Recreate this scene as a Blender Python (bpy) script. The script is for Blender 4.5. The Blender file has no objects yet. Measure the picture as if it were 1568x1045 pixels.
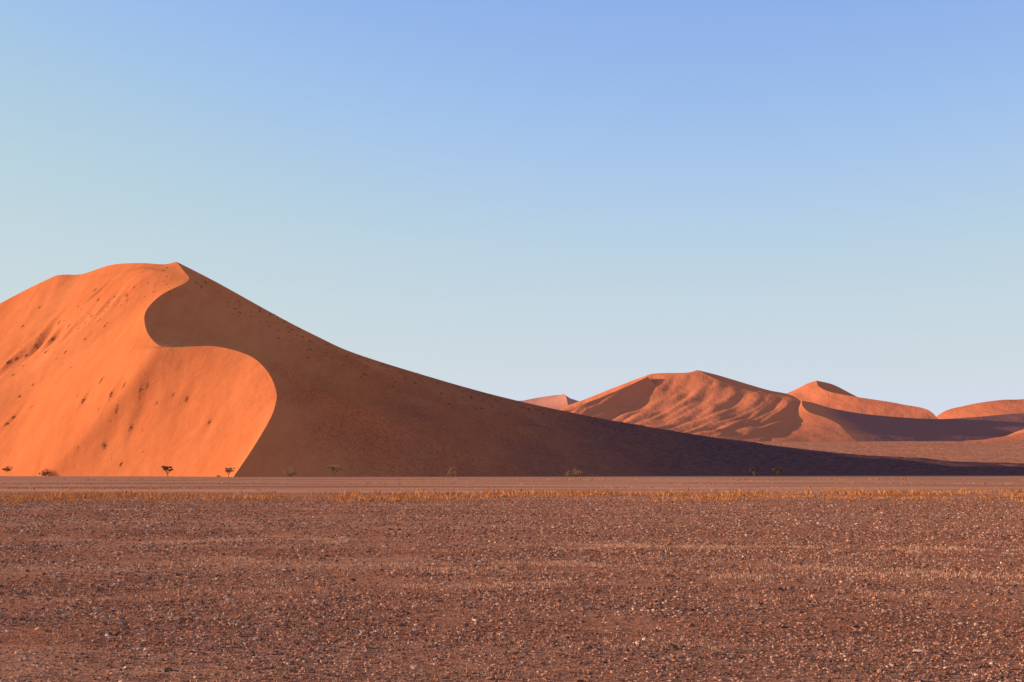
import bpy, math, random
import numpy as np
from mathutils import Vector, noise
from mathutils.bvhtree import BVHTree

random.seed(4); rng=np.random.default_rng(7)
F=2178.0; CX=784.0; HY=724.0; EYE=1.7
def W(px,py,Y): return (( px-CX)/F*Y, Y, EYE+(HY-py)/F*Y)

scene=bpy.context.scene
# ---------------- sun / sky ----------------
SUN_EL=9.5; SUN_A=8.0
S=Vector((-math.cos(math.radians(SUN_A))*math.cos(math.radians(SUN_EL)),
           math.sin(math.radians(SUN_A))*math.cos(math.radians(SUN_EL)), math.sin(math.radians(SUN_EL))))
sl=bpy.data.lights.new("sun",'SUN'); sl.energy=5.0; sl.angle=math.radians(0.5); sl.color=(1.0,0.85,0.60)
so=bpy.data.objects.new("sun",sl); scene.collection.objects.link(so)
so.rotation_euler=S.to_track_quat('Z','Y').to_euler(); so.location=(-200,0,200)
w=bpy.data.worlds.new("World"); scene.world=w; w.use_nodes=True
nt=w.node_tree; bg=nt.nodes["Background"]
sky=nt.nodes.new("ShaderNodeTexSky"); sky.sky_type='NISHITA'; sky.sun_disc=False
sky.sun_elevation=math.radians(SUN_EL); sky.sun_rotation=math.radians(270+SUN_A)
sky.altitude=800; sky.air_density=1.0; sky.dust_density=0.15; sky.ozone_density=1.8
BG=0.15
def skymul(inp,c):
    t=nt.nodes.new("ShaderNodeMix"); t.data_type='RGBA'; t.blend_type='MULTIPLY'; t.inputs[0].default_value=1
    t.inputs[7].default_value=(*c,1); nt.links.new(inp,t.inputs[6]); return t.outputs[2]
s0=0.285*0.5
o1=skymul(sky.outputs[0],(1.0*s0,0.90*s0,1.08*s0))
# soft highlight shoulder on the very bright low sky
cv=nt.nodes.new("ShaderNodeRGBCurve"); nt.links.new(o1,cv.inputs["Color"])
def setc(i,pts):
    c=cv.mapping.curves[i]; c.points[0].location=(0,0); c.points[1].location=pts[-1]
    for p in pts[:-1]: c.points.new(*p)
setc(0,[(.14,.28),(.22,.45),(.29,.54),(.38,.60),(.6,.68),(1.0,.78)])
setc(1,[(.22,.45),(.31,.60),(.38,.66),(.50,.70),(.7,.74),(1.0,.80)])
setc(2,[(.37,.755),(.42,.825),(.48,.825),(.54,.765),(.64,.74),(1.0,.78)])
cv.mapping.update()
o2=skymul(cv.outputs["Color"],(1/BG,1/BG,1/BG))
nt.links.new(o2,bg.inputs[0]); bg.inputs[1].default_value=BG
scene.view_settings.view_transform='Standard'; scene.view_settings.look='None'; scene.view_settings.exposure=0

# ---------------- camera ----------------
cd=bpy.data.cameras.new("camera"); cam=bpy.data.objects.new("camera",cd); scene.collection.objects.link(cam)
cam.location=(0,0,EYE); cam.rotation_euler=(math.radians(90),0,0)
cd.sensor_width=36; cd.lens=F/1568*36; cd.shift_y=(HY-522.5)/1568; cd.clip_end=60000; cd.clip_start=0.1
scene.camera=cam

# ---------------- material helpers ----------------
def new_mat(name):
    m=bpy.data.materials.new(name); m.use_nodes=True
    n=m.node_tree; b=n.nodes["Principled BSDF"]
    b.inputs["Roughness"].default_value=0.95
    b.inputs["Specular IOR Level"].default_value=0.0
    return m,n,b
def N(nt,t,**k):
    x=nt.nodes.new(t)
    for a,v in k.items(): setattr(x,a,v)
    return x
def coords(nt,scale,rotz=0.0):
    g=N(nt,"ShaderNodeNewGeometry"); mp=N(nt,"ShaderNodeMapping"); mp.inputs["Scale"].default_value=scale
    mp.inputs["Rotation"].default_value=(0,0,rotz)
    nt.links.new(g.outputs["Position"],mp.inputs["Vector"]); return mp.outputs[0]
def noise_n(nt,vec,scale,detail=4,rough=0.6):
    x=N(nt,"ShaderNodeTexNoise"); x.inputs["Scale"].default_value=scale; x.inputs["Detail"].default_value=detail
    x.inputs["Roughness"].default_value=rough; nt.links.new(vec,x.inputs["Vector"]); return x.outputs["Fac"]
def ramp(nt,fac,stops):
    r=N(nt,"ShaderNodeValToRGB"); e=r.color_ramp.elements
    e[0].position=stops[0][0]; e[0].color=(*stops[0][1],1); e[1].position=stops[-1][0]; e[1].color=(*stops[-1][1],1)
    for p,c in stops[1:-1]:
        q=e.new(p); q.color=(*c,1)
    nt.links.new(fac,r.inputs[0]); return r.outputs[0]
def mix(nt,fac,a,b,mode='MIX'):
    m=N(nt,"ShaderNodeMix",data_type='RGBA',blend_type=mode)
    for s,v in ((m.inputs[0],fac),(m.inputs[6],a),(m.inputs[7],b)):
        if hasattr(v,"links"): nt.links.new(v,s)
        elif isinstance(v,(int,float)): s.default_value=v
        else: s.default_value=(*v,1)
    return m.outputs[2]
def bump(nt,h,strength,dist,prev=None):
    b=N(nt,"ShaderNodeBump"); b.inputs["Strength"].default_value=strength; b.inputs["Distance"].default_value=dist
    nt.links.new(h,b.inputs["Height"])
    if prev: nt.links.new(prev,b.inputs["Normal"])
    return b.outputs[0]
def maprange(nt,v,a,b,c=0.0,d=1.0):
    m=N(nt,"ShaderNodeMapRange"); m.interpolation_type='SMOOTHSTEP'
    m.inputs[1].default_value=a;m.inputs[2].default_value=b;m.inputs[3].default_value=c;m.inputs[4].default_value=d
    nt.links.new(v,m.inputs[0]); return m.outputs[0]
def posxyz(n):
    g=N(n,"ShaderNodeNewGeometry"); sp=N(n,"ShaderNodeSeparateXYZ"); n.links.new(g.outputs["Position"],sp.inputs[0]); return sp.outputs
def madd(n,a,k,c):
    x=N(n,"ShaderNodeMath",operation='MULTIPLY_ADD'); n.links.new(a,x.inputs[0]); x.inputs[1].default_value=k
    if hasattr(c,"links"): n.links.new(c,x.inputs[2])
    else: x.inputs[2].default_value=c
    return x.outputs[0]

def mesh_obj(name,verts,faces,mats,smooth=True):
    me=bpy.data.meshes.new(name); me.from_pydata(verts,[],faces); me.update()
    o=bpy.data.objects.new(name,me); scene.collection.objects.link(o)
    for m in mats: me.materials.append(m)
    if smooth: me.polygons.foreach_set("use_smooth",[True]*len(me.polygons))
    return o
def fast_mesh(name,V,Fc,mats,matidx=None,smooth=False):
    me=bpy.data.meshes.new(name); k=Fc.shape[1]
    me.vertices.add(len(V)); me.vertices.foreach_set("co",V.astype(np.float32).ravel())
    me.loops.add(Fc.size); me.loops.foreach_set("vertex_index",Fc.astype(np.int32).ravel())
    me.polygons.add(len(Fc)); me.polygons.foreach_set("loop_start",np.arange(0,Fc.size,k,dtype=np.int32))
    me.polygons.foreach_set("loop_total",np.full(len(Fc),k,dtype=np.int32))
    for m in mats: me.materials.append(m)
    if matidx is not None: me.polygons.foreach_set("material_index",matidx.astype(np.int32))
    me.polygons.foreach_set("use_smooth",np.full(len(Fc),smooth,dtype=bool))
    me.update(calc_edges=True); me.validate()
    o=bpy.data.objects.new(name,me); scene.collection.objects.link(o); return o

# ---------------- dune builder ----------------
def catmull(P,n=10):
    P=np.array(P,float)
    if len(P)<3:
        return np.array([P[0]+(P[-1]-P[0])*t for t in np.linspace(0,1,n+1)])
    Q=np.vstack([2*P[0]-P[1],P,2*P[-1]-P[-2]]); out=[]
    for i in range(1,len(Q)-2):
        p0,p1,p2,p3=Q[i-1],Q[i],Q[i+1],Q[i+2]
        for t in np.linspace(0,1,n,endpoint=False):
            out.append(0.5*((2*p1)+(-p0+p2)*t+(2*p0-5*p1+4*p2-p3)*t*t+(-p0+3*p1-3*p2+p3)*t**3))
    out.append(P[-1]); return np.array(out)
def laplace(Z,fixed,hu,hv):
    nv,nu=Z.shape
    levels=[s for s in (32,16,8,4,2,1) if (nv-1)%s==0 and (nu-1)%s==0 and (nv-1)//s>=2]
    ucoord=np.concatenate([[0],np.cumsum(hu)]); prev=None
    for s in levels:
        z=Z[::s,::s].copy(); fx=fixed[::s,::s]; uc=ucoord[::s]; h=np.diff(uc); v=hv[::s]*s
        if prev is not None:
            a=prev; n1=z.shape[0]; n2=z.shape[1]
            r=np.linspace(0,a.shape[0]-1,n1); c=np.linspace(0,a.shape[1]-1,n2)
            r0=np.minimum(r.astype(int),a.shape[0]-2); c0=np.minimum(c.astype(int),a.shape[1]-2)
            fr=(r-r0)[:,None]; fc=(c-c0)[None,:]
            up=(a[r0][:,c0]*(1-fr)*(1-fc)+a[r0+1][:,c0]*fr*(1-fc)+a[r0][:,c0+1]*(1-fr)*fc+a[r0+1][:,c0+1]*fr*fc)
            z=np.where(fx,z,up)
        wl=1/(h[:-1]*(h[:-1]+h[1:])/2); wr=1/(h[1:]*(h[:-1]+h[1:])/2); wv=1/v[1:-1]**2
        tot=wl+wr+2*wv; fi=fx[1:-1,1:-1]
        for it in range(500 if s>1 else 250):
            nz=(wl*z[1:-1,:-2]+wr*z[1:-1,2:]+wv*(z[:-2,1:-1]+z[2:,1:-1]))/tot
            z[1:-1,1:-1]=np.where(fi,z[1:-1,1:-1],nz)
        prev=z
    return prev
def build_dune(name,crest,rl,rr,bl,br,mat,UL,UR,nL,nR,nF,nB,back,zback,Ls,kk=3.0,namp=0.8,nscale=40.,fn=None,bonus=None):
    C=catmull([W(*p) for p in crest]); C=C[np.argsort(C[:,1])]
    yp,yf0=C[-1,1],C[0,1]; xp,xf=C[-1,0],C[0,0]
    lin=lambda y: np.interp(y,[yf0,yp],[xf,xp])
    xc=lambda y: np.interp(y,C[:,1],C[:,0])
    def tab(L,R):
        l=catmull([W(*p) for p in L]); r=catmull([W(*p) for p in R])
        A=np.vstack([l[::-1],r[1:]]); u=A[:,0]-lin(A[:,1]); o=np.argsort(u,kind='stable'); return u[o],A[o,1],A[o,2]
    ru,ry,rz=tab([crest[0]]+rl,[crest[0]]+rr); bu,by,bz=tab([crest[-1]]+bl,[crest[-1]]+br)
    tl=np.linspace(1,0,nL+1)[:-1]; tr=np.linspace(0,1,nR+1)
    u=np.concatenate([-UL*np.sinh(kk*tl)/math.sinh(kk),UR*np.sinh(kk*tr)/math.sinh(kk)]); ic=nL
    yr=np.interp(u,ru,ry); zr=np.interp(u,ru,rz); yb=np.interp(u,bu,by); zb=np.interp(u,bu,bz)
    yr[ic]=yp; zr[ic]=C[-1,2]; yb[ic]=yf0; zb[ic]=C[0,2]
    v=np.linspace(0,1,nF+1)[:,None]
    Y=yr+(yb-yr)*v; Z=zr+(zb-zr)*v
    Z[:,ic]=np.interp(Y[:,ic],C[:,1],C[:,2])
    X=u+lin(Y)+(xc(Y)-lin(Y))*np.exp(-np.abs(u)/Ls)
    fx=np.zeros_like(Z,bool); fx[0]=fx[-1]=True; fx[:,0]=fx[:,-1]=True; fx[:,ic]=True
    Z=laplace(Z,fx,np.diff(u),np.abs(yb-yr)/nF)
    vb=np.linspace(1,0,nB+1)[:-1,None]
    Yb=yr+back*vb+0*u; Zb=zr+(zback-zr)*vb
    Zb=np.vstack([Zb,zr[None]]); fx=np.zeros_like(Zb,bool); fx[0]=fx[-1]=True; fx[:,0]=fx[:,-1]=True
    Zb=laplace(Zb,fx,np.diff(u),np.full(len(u),back/nB))[:-1]
    Xb=u+lin(Yb)
    if bonus: Z=Z+bonus(u[None,:],v,X,Y)
    fade=np.minimum(1,np.abs(u)[None,:]/(nscale*0.6))*np.minimum(1,v*8)*np.minimum(1,(1-v)*8)
    for j in range(Z.shape[0]):
        for i in range(Z.shape[1]):
            f=fade[j,i]
            if f>0.01:
                if fn: Z[j,i]+=f*namp*fn(X[j,i],Y[j,i],nscale)
                else: Z[j,i]+=f*namp*(noise.noise((X[j,i]/nscale,Y[j,i]/nscale,1.3))+0.4*noise.noise((X[j,i]/nscale*2.7,Y[j,i]/nscale*2.7,5.3)))
    X=np.vstack([Xb,X]); Y=np.vstack([Yb,Y]); Z=np.vstack([Zb,Z])
    nv,nu=Z.shape; V=np.stack([X,Y,Z],-1).reshape(-1,3)
    idx=np.arange(nv*nu).reshape(nv,nu)
    Fc=np.stack([idx[:-1,:-1],idx[1:,:-1],idx[1:,1:],idx[:-1,1:]],-1).reshape(-1,4)
    o=fast_mesh(name,V,Fc,[mat],smooth=True)
    try: o.data.set_sharp_from_angle(angle=math.radians(16))
    except Exception as e: print("sharp",e)
    return o

# ---------------- sand materials ----------------
def sand_mat(name,cA,cB,cToeHaze=None,toe=None,rip=1.0,far=False,flank_shade=None):
    m,n,b=new_mat(name)
    c1=coords(n,(1,1,1)); big=noise_n(n,c1,0.012 if not far else 0.004,5,0.6)
    col=ramp(n,big,[(0.3,cA),(0.7,cB)])
    fine=noise_n(n,c1,0.35 if not far else 0.05,6,0.7)
    col=mix(n,0.22,col,ramp(n,fine,[(0.3,(0.6,0.55,0.5)),(0.75,(1.0,1.0,1.0))]),'MULTIPLY')
    if not far:
        st=noise_n(n,coords(n,(0.16,0.02,0.05),-0.35),1.0,6,0.7)
        col=mix(n,0.4,col,ramp(n,st,[(0.35,(0.78,0.66,0.6)),(0.6,(1.0,1.0,1.0))]),'MULTIPLY')
    if flank_shade:   # darker sand colour paints extra shade onto the right flank
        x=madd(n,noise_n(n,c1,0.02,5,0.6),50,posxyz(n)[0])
        col=mix(n,maprange(n,x,flank_shade[0]+25,flank_shade[1]+25),col,(0.40,0.135,0.10))
    if cToeHaze:  # greyer gravelly toe sand, its tone also standing in for haze
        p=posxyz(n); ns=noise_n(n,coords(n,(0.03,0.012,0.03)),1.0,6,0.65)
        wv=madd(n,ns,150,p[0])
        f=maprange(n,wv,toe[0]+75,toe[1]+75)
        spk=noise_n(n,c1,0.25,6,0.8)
        tc=mix(n,ramp(n,spk,[(0.45,(0,0,0)),(0.62,(1,1,1))]),cToeHaze,tuple(x*0.6 for x in cToeHaze))
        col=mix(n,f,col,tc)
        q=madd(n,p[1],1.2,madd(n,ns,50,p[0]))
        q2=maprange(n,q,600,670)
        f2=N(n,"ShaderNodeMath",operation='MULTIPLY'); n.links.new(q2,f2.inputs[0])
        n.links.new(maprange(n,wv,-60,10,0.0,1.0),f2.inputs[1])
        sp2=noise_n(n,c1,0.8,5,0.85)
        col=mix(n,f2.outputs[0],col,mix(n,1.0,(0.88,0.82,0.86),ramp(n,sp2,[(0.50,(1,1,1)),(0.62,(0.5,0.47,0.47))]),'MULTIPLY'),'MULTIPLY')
    n.links.new(col,b.inputs["Base Color"])
    r1=noise_n(n,coords(n,(0.05,0.12,0.08) if not far else (0.02,0.008,0.02),0.0 if not far else 0.5),1.0,6,0.6)
    nb=bump(n,r1,0.6*rip,1.4 if not far else 8)
    r2=noise_n(n,coords(n,(0.9,0.5,0.9) if not far else (0.1,0.05,0.1)),1.0,5,0.6)
    nb=bump(n,r2,0.5*rip,0.12 if not far else 0.8,nb)
    n.links.new(nb,b.inputs["Normal"])
    return m
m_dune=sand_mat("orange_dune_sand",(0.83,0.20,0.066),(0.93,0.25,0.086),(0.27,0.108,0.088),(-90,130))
m_far=sand_mat("distant_dune_sand",(0.80,0.202,0.088),(0.90,0.245,0.108),far=True,rip=1.1)
m_far_shade=sand_mat("distant_dune_sand_shade_tint",(0.80,0.202,0.088),(0.90,0.245,0.108),far=True,rip=0.7,flank_shade=(585,660))
m_vfar=sand_mat("haze_tint_dune_sand",(0.72,0.25,0.16),(0.78,0.29,0.19),far=True,rip=0.6)  # paler colour paints distance haze onto the farthest dune

# ---------------- main dune ----------------
crest=[(270,401,800),(281,415,788),(288,430,775),(250,450,745),(226,472,722),(221,492,706),(229,515,692),(250,532,675),
       (290,531,669),(332,531,662),(382,545,648),(410,570,630),(423,600,612),(421,622,600),(412,645,588),(385,690,567),(357,731,550)]
rl=[(250,405,815),(215,403,850),(170,406,885),(125,420,915),(95,421,927),(75,427,935),(0,465,960),(-200,575,980),(-500,690,1000),(-900,722,1000)]
rr=[(300,416,804),(340,437,812),(430,487,825),(485,515,836),(540,540,845),(640,572,860),(760,606,880),(880,633,900),(1000,655,920),(1150,678,950),(1350,700,980),(1568,710,1000),(2200,724,1000)]
zb=lambda px,Y:(px,HY+(EYE+0.3)*F/Y,Y)
bl=[zb(300,575),zb(200,620),zb(100,665),zb(0,715),zb(-200,780),zb(-500,850),zb(-900,880)]
br=[zb(500,558),zb(600,572),zb(700,590),zb(900,650),zb(1150,720),zb(1568,800),zb(2200,850)]
def main_bonus(u,v,X,Y):
    vl=np.interp(-u,[0,60,160,400],[0.03,0.22,0.42,0.6]); d=(v-vl)*250
    s=np.where(u<0,np.minimum(1,-u/25),0)*np.minimum(1,v*15)
    r=5.0*np.exp(-np.abs(d)/np.where(d<0,34,16))*s
    vl2=np.interp(u,[0,40,100,150],[0.55,0.72,0.9,1.0]); d2=(v-vl2)*250
    s2=np.where(u>0,np.minimum(1,u/20),0)*np.clip((1-v)*8,0,1)*np.where(u<170,1,0)
    r+=5.0*np.exp(-np.abs(d2)/9)*s2
    uu=u[0]
    for j in range(r.shape[0]):
        fv=min(1,v[j,0]*6)*min(1,(1-v[j,0])*6)
        if fv<=0: continue
        for i in range(len(uu)):
            if uu[i]>2 and uu[i]<520:
                x,y=X[j,i],Y[j,i]; fu=min(1,uu[i]/50)
                a=x*.8+y*.5; b=-x*.5+y*.8
                r[j,i]+=fv*fu*(3.2*noise.noise((a/26,b/110,3.1))+1.2*noise.noise((a/9,b/45,6.6))+0.35*noise.noise((x/4,y/6,2.6)))
    return r
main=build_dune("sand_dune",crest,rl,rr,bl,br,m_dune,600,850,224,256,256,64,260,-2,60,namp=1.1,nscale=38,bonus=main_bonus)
bvh0=BVHTree.FromObject(main,bpy.context.evaluated_depsgraph_get())
nvt=len(main.data.vertices); co=np.empty(nvt*3,np.float32); main.data.vertices.foreach_get("co",co); co=co.reshape(-1,3)
for px,py,L,wd,dp in [(60,524,12,4.5,4.2),(30,546,9,4,3.2),(84,516,6,3.5,2.8),(15,556,6,3,2.1),(150,447,7,3,1.3),(160,470,9,3,1.2),(110,505,8,3,1.3),(185,455,7,2.5,1.0),(130,486,8,3,1.2),
                      (178,600,6,3.2,1.1),(222,600,6,3.2,1.1),(130,612,5,3,.9),(180,626,5,3,.9),(205,655,5,3,.9),(162,682,5,3,.9),(322,646,6,3,.9),(285,612,5,3,.8),(262,606,5,3,.7),(20,640,7,3,1.1),(60,715,5,3,.8)]:
    d=Vector(((px-CX)/F,1,(HY-py)/F)).normalized(); h=bvh0.ray_cast(Vector((0,0,EYE)),d)
    if h[0] is None: continue
    dx=co[:,0]-h[0].x; dy=co[:,1]-h[0].y; al=dx*.6+dy*.8; ac=dx*.8-dy*.6
    e=np.exp(-(al/L)**2)
    co[:,2]+=dp*e*(0.55*np.exp(-((ac+wd)/wd)**2)-np.exp(-((ac-wd*.3)/wd)**2)).astype(np.float32)
main.data.vertices.foreach_set("co",co.ravel()); main.data.update()

# ---------------- distant dunes ----------------
BY=[1250,1500,2450,2700,9000]; BZ=[-3,10,56,60,75]
def fb(px,Y,off=4.0):
    z=np.interp(Y,BY,BZ)-off; return (px,HY-(z-EYE)*F/Y,Y)
def flute(x,y,s):
    a=x*.85-y*.5; b=x*.5+y*.85
    return noise.noise((a/s,b/(s*3.5),2.2))+0.5*noise.noise((a/s*2.3,b/(s*6),7.2))+0.6*noise.noise((x/(s*3),y/(s*3),4.))
cA=[(1068,567,2950),(1092,579,2920),(1130,594,2880),(1170,602,2840),(1215,611,2790),(1240,642,2700),fb(1250,2560)]
lA=[(1050,571,2960),(1005,572,3000),(985,577,3010),(940,594,3050),(900,610,3080),(870,621,3100),(820,640,3100),(700,665,3100)]
rA=[(1100,575,2960),(1150,590,2980),(1178,598,3000),(1215,607,3020),(1260,635,3030),fb(1400,3050),fb(1600,3050)]
build_dune("sand_dune",cA,lA,rA,[fb(1200,2450),fb(1100,2350),fb(1000,2320),fb(850,2300),fb(650,2300)],[fb(1400,2650),fb(1600,2700),fb(1750,2700)],m_far,620,560,128,96,128,32,250,50,90,kk=2.0,namp=4.5,nscale=24,fn=flute)
cG=[(992,577,2960),(960,592,2925),(920,609,2870),(885,626,2800),fb(840,2650)]
build_dune("sand_dune",cG,[(980,579,2990),(940,595,3020),(900,611,3040),(870,622,3050),(820,645,3050),fb(700,3050)],[(1008,590,2945),(1028,612,2930),(1048,640,2920),fb(1090,2900),fb(1200,2900)],
   [fb(780,2620),fb(700,2620),fb(600,2620)],[fb(900,2600),fb(1000,2600),fb(1080,2600),fb(1200,2600)],m_far,450,350,64,64,96,16,120,50,60,kk=2.0,namp=5,nscale=22,fn=flute)
cF=[(1228,614,2780),(1229,622,2740),(1240,632,2700),(1264,640,2660),(1284,650,2600),(1296,662,2540),fb(1312,2450,1.0)]
build_dune("sand_dune",cF,[(1212,622,2785),(1180,640,2790),(1145,658,2795),fb(1090,2800),fb(950,2800)],
   [(1245,617,2800),(1280,627,2840),(1340,636,2890),(1430,642,2940),(1490,639,2960),(1568,633,2980),(1750,625,3000),fb(2000,3000)],
   [fb(1270,2430),fb(1200,2400),fb(1100,2400),fb(900,2400)],[fb(1400,2500),fb(1525,2600),fb(1700,2680),fb(2000,2700)],m_far_shade,480,800,96,128,96,32,200,50,70,kk=2.2,namp=1.5,nscale=60)
cB=[(1250,583,3800),(1254,592,3760),(1270,600,3700),(1305,607,3640),(1380,619,3540),(1430,634,3420),fb(1445,3300)]
lB=[(1235,588,3810),(1215,598,3830),(1180,612,3850),(1100,640,3850),fb(1000,3850)]
rB=[(1275,589,3810),(1303,603,3820),(1350,628,3830),fb(1450,3850),fb(1600,3850)]
build_dune("sand_dune",cB,lB,rB,[fb(1350,3200),fb(1250,3150),fb(1100,3150),fb(950,3150)],[fb(1500,3350),fb(1650,3400),fb(1800,3400)],m_far,600,600,64,64,64,32,300,55,120,kk=2.0,namp=5,nscale=80,fn=flute)
cC=[(1650,596,4600),(1665,612,4500),(1680,630,4350),fb(1700,4100)]
lC=[(1600,608,4620),(1560,612,4640),(1530,613,4650),(1480,621,4680),(1435,637,4700),fb(1380,4700)]
build_dune("sand_dune",cC,lC,[(1700,612,4620),(1800,650,4650),fb(1900,4650)],[fb(1600,4000),fb(1500,4000),fb(1400,4000),fb(1250,4000)],[fb(1800,4100),fb(1950,4100)],m_far,900,500,64,48,64,32,400,55,150,kk=2.0,namp=4,nscale=150)
cD=[(1720,625,2600),(1700,640,2550),(1680,655,2500),fb(1670,2400,2)]
build_dune("sand_dune",cD,[(1650,637,2610),(1600,648,2615),(1560,660,2620),(1530,672,2630),fb(1500,2630)],[(1760,640,2610),fb(1850,2630),fb(1950,2630)],[fb(1600,2380),fb(1540,2380),fb(1480,2400),fb(1400,2400)],[fb(1760,2400),fb(1850,2400)],m_far,330,200,48,48,48,32,80,50,60,kk=2.0,namp=2,nscale=60)
cE=[(857,605,6500),(868,612,6300),fb(880,6000)]
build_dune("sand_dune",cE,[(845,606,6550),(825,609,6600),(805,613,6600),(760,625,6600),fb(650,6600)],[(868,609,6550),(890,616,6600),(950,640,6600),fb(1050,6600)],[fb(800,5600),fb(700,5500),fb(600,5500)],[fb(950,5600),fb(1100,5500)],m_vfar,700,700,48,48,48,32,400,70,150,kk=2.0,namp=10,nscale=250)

# ---------------- rising gravel plain behind the main dune ----------------
m_baj,n,b=new_mat("pink_gravel_slope")
c=coords(n,(1,1,1)); 
col=ramp(n,noise_n(n,coords(n,(0.004,0.02,0.02)),1.0,6,0.7),[(0.3,(0.82,0.25,0.12)),(0.7,(0.95,0.33,0.16))])
col=mix(n,0.8,col,ramp(n,noise_n(n,c,0.12,6,0.8),[(0.42,(0.45,0.40,0.38)),(0.54,(1,1,1))]),'MULTIPLY')
n.links.new(col,b.inputs[0]); n.links.new(bump(n,noise_n(n,c,0.05,6,0.7),1.0,5),b.inputs["Normal"])
ys=np.concatenate([np.linspace(1250,2600,60),np.linspace(2700,9000,20)]); xs=np.linspace(-3500,5500,120)
XX,YY=np.meshgrid(xs,ys); ZZ=np.interp(YY,BY,BZ)
for j in range(ZZ.shape[0]):
    for i in range(ZZ.shape[1]): ZZ[j,i]+=2.0*noise.noise((XX[j,i]/160,YY[j,i]/160,0.2))
idx=np.arange(XX.size).reshape(XX.shape)
fast_mesh("distant_plain",np.stack([XX,YY,ZZ],-1).reshape(-1,3),np.stack([idx[:-1,:-1],idx[:-1,1:],idx[1:,1:],idx[1:,:-1]],-1).reshape(-1,4),[m_baj],smooth=True)

# ---------------- ground ----------------
m_g,n,b=new_mat("gravel_plain")
c=coords(n,(1,1,1))
bands=noise_n(n,coords(n,(0.03,0.14,1)),1.0,6,0.65)
col=ramp(n,bands,[(0.32,(0.76,0.24,0.115)),(0.5,(0.90,0.315,0.155)),(0.68,(1.0,0.44,0.24))])
patch=noise_n(n,coords(n,(0.35,1.0,1)),1.0,6,0.7)
col=mix(n,0.5,col,ramp(n,patch,[(0.35,(0.55,0.5,0.48)),(0.65,(1.1,1.1,1.05))]),'MULTIPLY')
def voro(n,vec,sc):
    v=N(n,"ShaderNodeTexVoronoi"); v.inputs["Scale"].default_value=sc; n.links.new(vec,v.inputs["Vector"]); return v
v1=voro(n,c,42); v2=voro(n,c,16)
sx1=N(n,"ShaderNodeSeparateColor"); n.links.new(v1.outputs["Color"],sx1.inputs[0])
sx2=N(n,"ShaderNodeSeparateColor"); n.links.new(v2.outputs["Color"],sx2.inputs[0])
gr=noise_n(n,c,30,6,0.85)
nearc=mix(n,0.75,col,ramp(n,gr,[(0.41,(0.26,0.21,0.20)),(0.52,(0.97,0.95,0.95)),(0.66,(1.25,1.25,1.25))]),'MULTIPLY')
nearc=mix(n,0.75,nearc,ramp(n,sx1.outputs[0],[(0.0,(0.36,0.32,0.31)),(0.45,(0.92,0.9,0.9)),(1.0,(1.3,1.3,1.3))]),'MULTIPLY')
nearc=mix(n,0.55,nearc,ramp(n,sx2.outputs[0],[(0.0,(0.45,0.41,0.40)),(0.4,(0.95,0.95,0.95)),(1.0,(1.18,1.18,1.18))]),'MULTIPLY')
farn=noise_n(n,coords(n,(0.012,0.05,1)),1.0,6,0.7)
farc=ramp(n,farn,[(0.38,(0.50,0.165,0.08)),(0.5,(0.72,0.25,0.125)),(0.6,(0.90,0.35,0.18))])
gy_=posxyz(n)[1]
col=mix(n,maprange(n,gy_,60,130),nearc,farc)
n.links.new(col,b.inputs[0])
nb=bump(n,noise_n(n,coords(n,(0.25,0.6,1)),1.0,5,0.6),0.6,0.09)
nb=bump(n,noise_n(n,c,11,6,0.8),1.0,0.042,nb)
inv=N(n,"ShaderNodeMath",operation='SUBTRACT'); inv.inputs[0].default_value=1.0; n.links.new(v1.outputs["Distance"],inv.inputs[1])
nb=bump(n,inv.outputs[0],0.9,0.010,nb)
n.links.new(nb,b.inputs["Normal"])
gx=np.array([-12000,-3000,-800,-200,-50,-15,0,15,50,200,800,3000,12000.]); gy=np.array([-500,-50,0,10,20,40,80,150,300,600,1200,1500,3000,12000,30000.])
GX,GY=np.meshgrid(gx,gy); idx=np.arange(GX.size).reshape(GX.shape)
fast_mesh("ground",np.stack([GX,GY,0*GX],-1).reshape(-1,3),np.stack([idx[:-1,:-1],idx[:-1,1:],idx[1:,1:],idx[1:,:-1]],-1).reshape(-1,4),[m_g])

BANDS=[(-8.5,17.9,0.9,21.8,0.7),(-6.5,27.0,12,22.6,1.1),(-12,36.5,-4,35.5,1.3),(-10,23.5,-5,25.5,0.6),(3,19.8,9,19.2,0.35),(1,33,14,30,1.0)]
def banddist(x,y):
    d=np.full(x.shape,9.0)
    for x0,y0,x1,y1,hw in BANDS:
        t=np.clip((x-x0)/(x1-x0),0,1); yy=y0+(y1-y0)*t; dx=np.maximum(0,np.maximum(x0-x,x-x1))
        d=np.minimum(d,np.hypot((y-yy)/hw,dx/2.0))
    return d
# ---------------- gravel stones ----------------
m_s,n,b=new_mat("desert_stones")
g=N(n,"ShaderNodeNewGeometry")
col=ramp(n,g.outputs["Random Per Island"],[(0.0,(0.15,0.055,0.032)),(0.5,(0.40,0.145,0.075)),(0.85,(0.70,0.28,0.15)),(1.0,(0.90,0.54,0.36))])
n.links.new(col,b.inputs[0]); b.inputs["Roughness"].default_value=0.8; b.inputs["Specular IOR Level"].default_value=0.1
phi=(1+5**.5)/2
ico=np.array([(-1,phi,0),(1,phi,0),(-1,-phi,0),(1,-phi,0),(0,-1,phi),(0,1,phi),(0,-1,-phi),(0,1,-phi),(phi,0,-1),(phi,0,1),(-phi,0,-1),(-phi,0,1)])/math.hypot(1,phi)
icf=np.array([(0,11,5),(0,5,1),(0,1,7),(0,7,10),(0,10,11),(1,5,9),(5,11,4),(11,10,2),(10,7,6),(7,1,8),(3,9,4),(3,4,2),(3,2,6),(3,6,8),(3,8,9),(4,9,5),(2,4,11),(6,2,10),(8,6,7),(9,8,1)])
n_st=240000
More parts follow.
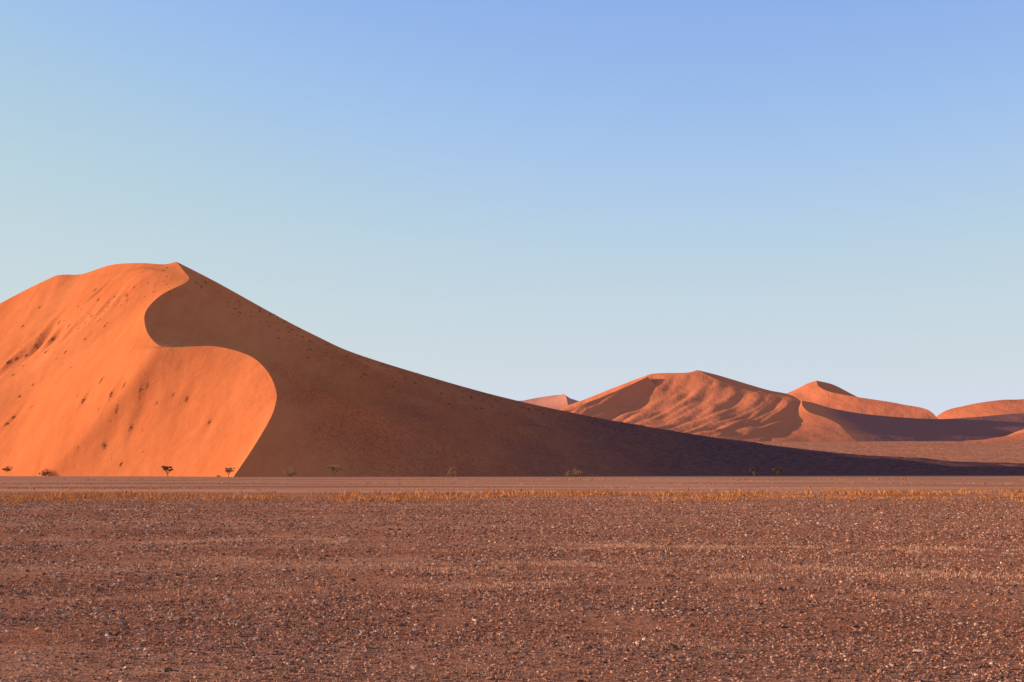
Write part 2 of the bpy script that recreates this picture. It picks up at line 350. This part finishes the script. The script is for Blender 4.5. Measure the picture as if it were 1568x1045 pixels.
sy=10.8*np.exp(rng.random(n_st)*math.log(100/10.8)); sx=(rng.random(n_st)*2-1)*(0.39*sy+1.2)
cl=np.array([noise.noise((x*0.7,y*0.35,3.1))+0.5*noise.noise((x*0.15,y*0.3,9.1)) for x,y in zip(sx,sy)])
bd=banddist(sx,sy); keep=(rng.random(n_st)<np.clip(0.65+1.0*cl,0.2,1))&((bd>1)|(rng.random(n_st)<0.5))
sx=sx[keep];sy=sy[keep];k=len(sx)
r=np.exp(rng.normal(math.log(0.0082),0.40,k))*(sy/12)**0.60
r=np.minimum(r,0.045)
P=ico[None]*(1+0.25*rng.normal(size=(k,12,1)))
P=P*np.stack([r*rng.uniform(.8,1.5,k),r*rng.uniform(.7,1.2,k),r*rng.uniform(.5,.95,k)],-1)[:,None,:]
a=rng.random(k)*6.283; ca,sa=np.cos(a)[:,None],np.sin(a)[:,None]
Px=P[...,0]*ca-P[...,1]*sa+sx[:,None]; Py=P[...,0]*sa+P[...,1]*ca+sy[:,None]; Pz=P[...,2]+(r*0.3)[:,None]
fast_mesh("gravel",np.stack([Px,Py,Pz],-1).reshape(-1,3),(icf[None]+12*np.arange(k)[:,None,None]).reshape(-1,3),[m_s])

# ---------------- blades ----------------
def blades(name,bx,by,bz,h,wd,mat,lean=0.5):
    k=len(bx); a=rng.random(k)*6.283; la=rng.random(k)*6.283; ln=lean*h*rng.random(k)
    dx,dy=np.cos(a)*wd/2,np.sin(a)*wd/2
    tx,ty=bx+np.cos(la)*ln,by+np.sin(la)*ln
    mx,my=bx+np.cos(la)*ln*.35,by+np.sin(la)*ln*.35
    V=np.stack([np.stack([bx-dx,by-dy,bz],-1),np.stack([bx+dx,by+dy,bz],-1),np.stack([mx+dx*.7,my+dy*.7,bz+h*.6],-1),np.stack([tx,ty,bz+h],-1),np.stack([mx-dx*.7,my-dy*.7,bz+h*.6],-1)],1)
    Ft=np.array([[0,1,2],[0,2,4],[4,2,3]])
    return fast_mesh(name,V.reshape(-1,3),(Ft[None]+5*np.arange(k)[:,None,None]).reshape(-1,3),[mat])
def grass_mat(name,stops):
    m,n,b=new_mat(name); g=N(n,"ShaderNodeNewGeometry")
    n.links.new(ramp(n,g.outputs["Random Per Island"],stops),b.inputs[0]); return m
m_straw=grass_mat("dry_straw",[(0,(0.60,0.24,0.12)),(0.5,(0.82,0.38,0.21)),(1,(0.92,0.56,0.36))])
m_gold=grass_mat("golden_dry_grass",[(0,(0.36,0.11,0.035)),(0.5,(0.76,0.265,0.085)),(1,(0.92,0.41,0.15))])
bx=[];by=[]
for x0,y0,x1,y1,hw in BANDS:
    L=x1-x0; kc=int(150*L*hw); t=rng.random(kc)
    cxs=x0+L*t; wob=np.array([noise.noise((x*0.45,y0,1.))for x in cxs])*hw*2.2
    cys=y0+(y1-y0)*t+wob+rng.normal(0,hw*0.65,kc)
    kp=np.array([noise.noise((x*0.6,y*1.1,8.)) for x,y in zip(cxs,cys)])>-0.05
    cxs=cxs[kp];cys=cys[kp]
    for q in range(6):
        bx.append(cxs+rng.normal(0,.035,len(cxs))); by.append(cys+rng.normal(0,.035,len(cxs)))
kc=7000; yy=11*np.exp(rng.random(kc)*math.log(6)); xx=(rng.random(kc)*2-1)*(0.4*yy+1)
kp=np.array([noise.noise((x*0.15,y*0.8,2.)) for x,y in zip(xx,yy)])>0.08
for q in range(5): bx.append(xx[kp]+rng.normal(0,.03,kp.sum())); by.append(yy[kp]+rng.normal(0,.03,kp.sum()))
bx=np.concatenate(bx);by=np.concatenate(by)
blades("dry_stubble",bx,by,0*bx,rng.uniform(.015,.05,len(bx))*(by/18)**.4,rng.uniform(.004,.009,len(bx))*(by/18)**.5,m_straw,0.9)
def tufts(k,fy,sp,hmin,hmax,xr,per=14,thr=-0.25,sc=0.12):
    x=rng.uniform(-xr,xr,k); y=fy(x)+rng.normal(0,sp,k)
    q=np.array([noise.noise((a*sc,b*sc*1.3,4.4))+0.5*noise.noise((a*sc*4,b*sc*3,1.4)) for a,b in zip(x,y)]); kp=q>thr; x=x[kp];y=y[kp]; s=rng.uniform(hmin,hmax,len(x))*np.clip(0.7+1.2*(q[kp]-thr),.6,1.4)
    X=np.repeat(x,per)+rng.normal(0,1,len(x)*per)*np.repeat(s,per)*0.6; Yq=np.repeat(y,per)+rng.normal(0,1,len(x)*per)*np.repeat(s,per)*0.6
    return X,Yq,np.repeat(s,per)*rng.uniform(.4,1,len(x)*per)
A=[tufts(4800,lambda x:104+0.25*x,8.0,.09,.34,60,thr=-0.06),tufts(3000,lambda x:91+0.12*x,4,.08,.28,60,thr=-0.02),tufts(1500,lambda x:150+0.1*x,8,.15,.3,80,per=10,thr=0.02,sc=0.05),tufts(1500,lambda x:215+0.1*x,10,.2,.36,95,per=10,thr=0.02,sc=0.05),tufts(700,lambda x:320+0*x,16,.25,.5,140,per=10,thr=0.05,sc=0.04)]
X,Yq,H=[np.concatenate([a[i] for a in A]) for i in range(3)]
blades("dry_grass",X,Yq,0*X,H,H*0.17,m_gold,1.1)

# ---------------- trees ----------------
m_bark,n,b=new_mat("acacia_bark")
n.links.new(ramp(n,noise_n(n,coords(n,(1,1,1)),3.0),[(0.3,(0.16,0.09,0.055)),(0.7,(0.34,0.19,0.11))]),b.inputs[0])
m_leaf=grass_mat("acacia_leaves",[(0,(0.08,0.055,0.025)),(0.5,(0.18,0.11,0.05)),(1,(0.36,0.21,0.10))])
m_leaf_lit=grass_mat("lit_tint_acacia_leaves",[(0,(0.26,0.13,0.06)),(0.5,(0.52,0.27,0.125)),(1,(0.78,0.44,0.22))])  # same leaves in a brighter colour, painted to look sunlit
dg=bpy.context.evaluated_depsgraph_get(); dg.update()
bvh=BVHTree.FromObject(main,dg)
def ground_z(x,y):
    h=bvh.ray_cast(Vector((x,y,500)),Vector((0,0,-1)))
    return max(0.0,h[0].z) if h[0] is not None else 0.0
def tube(V,Fq,p0,p1,r0,r1,s=6):
    d=(p1-p0).normalized(); a=d.orthogonal().normalized(); b2=d.cross(a); o=len(V)
    for p,r in ((p0,r0),(p1,r1)):
        for i in range(s):
            t=6.2832*i/s; V.append(p+a*math.cos(t)*r+b2*math.sin(t)*r)
    for i in range(s): Fq.append((o+i,o+(i+1)%s,o+s+(i+1)%s,o+s+i))
def tree(x,y,h,wd,seed,bush=False,lit_tint=True,nl=2400):
    R=random.Random(seed); z=ground_z(x,y)-0.1; V=[];Fq=[]
    f0=(.04,.08) if bush else (.2,.3)
    base=Vector((0,0,0)); fork=Vector((R.uniform(-.25,.25),R.uniform(-.2,.2),h*R.uniform(*f0)))
    tube(V,Fq,base,fork,h*.04,h*.03,8); cl=[]
    for i in range(6):
        a=6.283*i/6+R.uniform(-.5,.5); rr=wd*R.uniform(.14,.38)
        mid=fork+Vector((math.cos(a)*rr*.55,math.sin(a)*rr*.55,h*R.uniform(.14,.26)))
        end=Vector((math.cos(a)*rr,math.sin(a)*rr,h*(R.uniform(.35,.85) if bush else R.uniform(.6,.88))))
        tube(V,Fq,fork,mid,h*.02,h*.014); tube(V,Fq,mid,end,h*.014,h*.006)
        cl.append((end,wd*R.uniform(.12,.2)))
        for q in range(2):
            e2=mid+Vector((R.uniform(-1,1)*wd*.28,R.uniform(-1,1)*wd*.28,h*(R.uniform(-.1,.3) if bush else R.uniform(.1,.36))))
            e2.z=max(e2.z,h*.12)
            tube(V,Fq,mid,e2,h*.01,h*.004,5); cl.append((e2,wd*R.uniform(.08,.16)))
    nw=len(Fq)
    for i in range(nl):
        c0,rd=R.choice(cl); d=Vector((R.gauss(0,1),R.gauss(0,1),R.gauss(0,1))).normalized()*rd*R.random()**.5; d.z*=(.8 if bush else .5)
        p=c0+d; p.z=max(p.z,0.1); s=h*R.uniform(.012,.026); a=Vector((R.gauss(0,1),R.gauss(0,1),R.gauss(0,1))).normalized(); b2=a.orthogonal().normalized()
        o=len(V); V+= [p-a*s-b2*s*.6,p+a*s-b2*s*.6,p+a*s+b2*s*.6,p-a*s+b2*s*.6]; Fq.append((o,o+1,o+2,o+3))
    ob=mesh_obj("desert_bush" if bush else "acacia_tree",[tuple(v) for v in V],Fq,[m_bark,m_leaf_lit if lit_tint else m_leaf],smooth=False)
    ob.data.polygons.foreach_set("material_index",[0]*nw+[1]*(len(Fq)-nw)); ob.location=(x,y,z)
def TX(px,Y): return (px-CX)/F*Y
for i,(px,Y,h,wd,bu,lit_tint) in enumerate([(257,585,5.0,5.2,0,0),(70,672,3.6,5.8,1,0),(350,546,4.0,4.8,0,1),(445,540,4.2,6.0,1,1),(513,540,5.2,7.0,0,1),
        (694,540,4.2,4.4,1,1),(869,540,2.6,3.0,1,1),(882,540,3.6,4.4,1,1),(1155,540,3.8,5.0,0,0),(1191,540,4.4,4.4,0,0),(10,708,3.2,4.2,1,0)]):
    tree(TX(px,Y),Y,h,wd,i+3,bool(bu),bool(lit_tint))

# ---------------- shrubs clinging to the dune (one object) ----------------
m_shrub=grass_mat("dune_grass_clumps",[(0,(0.14,0.06,0.03)),(0.6,(0.30,0.13,0.06)),(1,(0.50,0.25,0.11))])
pts=[(155,583,1.1),(170,605,1.3),(127,615,1.1),(178,628,1.),(215,599,1.),(190,590,.8),(225,592,.7),(240,618,.6),(265,606,.6),(285,613,.9),(200,655,1.),(160,683,1.),(320,648,.8),(20,640,1.1),(10,650,1.),(30,608,.9),
     (145,445,.9),(150,460,.8),(165,470,.7),(120,470,.7),(90,495,1.),(105,500,.8),(60,472,.8),(35,500,.9),(80,520,1.1),(55,530,1.1),(70,540,1.),(40,545,1.),(25,550,1.1),(12,556,1.1),(100,540,.8),(130,520,.7),(160,500,.7),(20,575,.8),(50,590,.8),(185,712,.9),
     (192,452,.6),(205,441,.6),(175,455,.7),(140,485,.8)]
R=random.Random(11)
for i in range(70):
    t=R.random(); px=10+250*t; py=560-135*t+R.gauss(0,12); pts.append((px,py,R.uniform(.25,.55)))
for i in range(18): pts.append((R.uniform(0,240),R.uniform(560,710),R.uniform(.25,.5)))
for i in range(260):
    px=R.uniform(300,1100); top=np.interp(px,[270,430,540,760,1000,1150],[401,487,540,606,655,678]); pts.append((px,top+abs(R.gauss(0,18))+0.5,R.uniform(.3,.9)))
sxl=[];syl=[];szl=[];sh=[]
for px,py,s in pts:
    d=Vector(((px-CX)/F,1,(HY-py)/F)).normalized(); h=bvh.ray_cast(Vector((0,0,EYE)),d)
    if h[0] is None: continue
    p=h[0]
    for q in range(60):
        sxl.append(p.x+R.gauss(0,.5)*s); syl.append(p.y+R.gauss(0,.5)*s); szl.append(0); sh.append(s*R.uniform(.35,1.0))
for q in range(len(sxl)):
    h=bvh.ray_cast(Vector((sxl[q],syl[q],500)),Vector((0,0,-1))); szl[q]=h[0].z-0.05 if h[0] is not None else 0
blades("dune_grass_clumps",np.array(sxl),np.array(syl),np.array(szl),np.array(sh),np.array(sh)*0.16,m_shrub,0.8)
print("done")
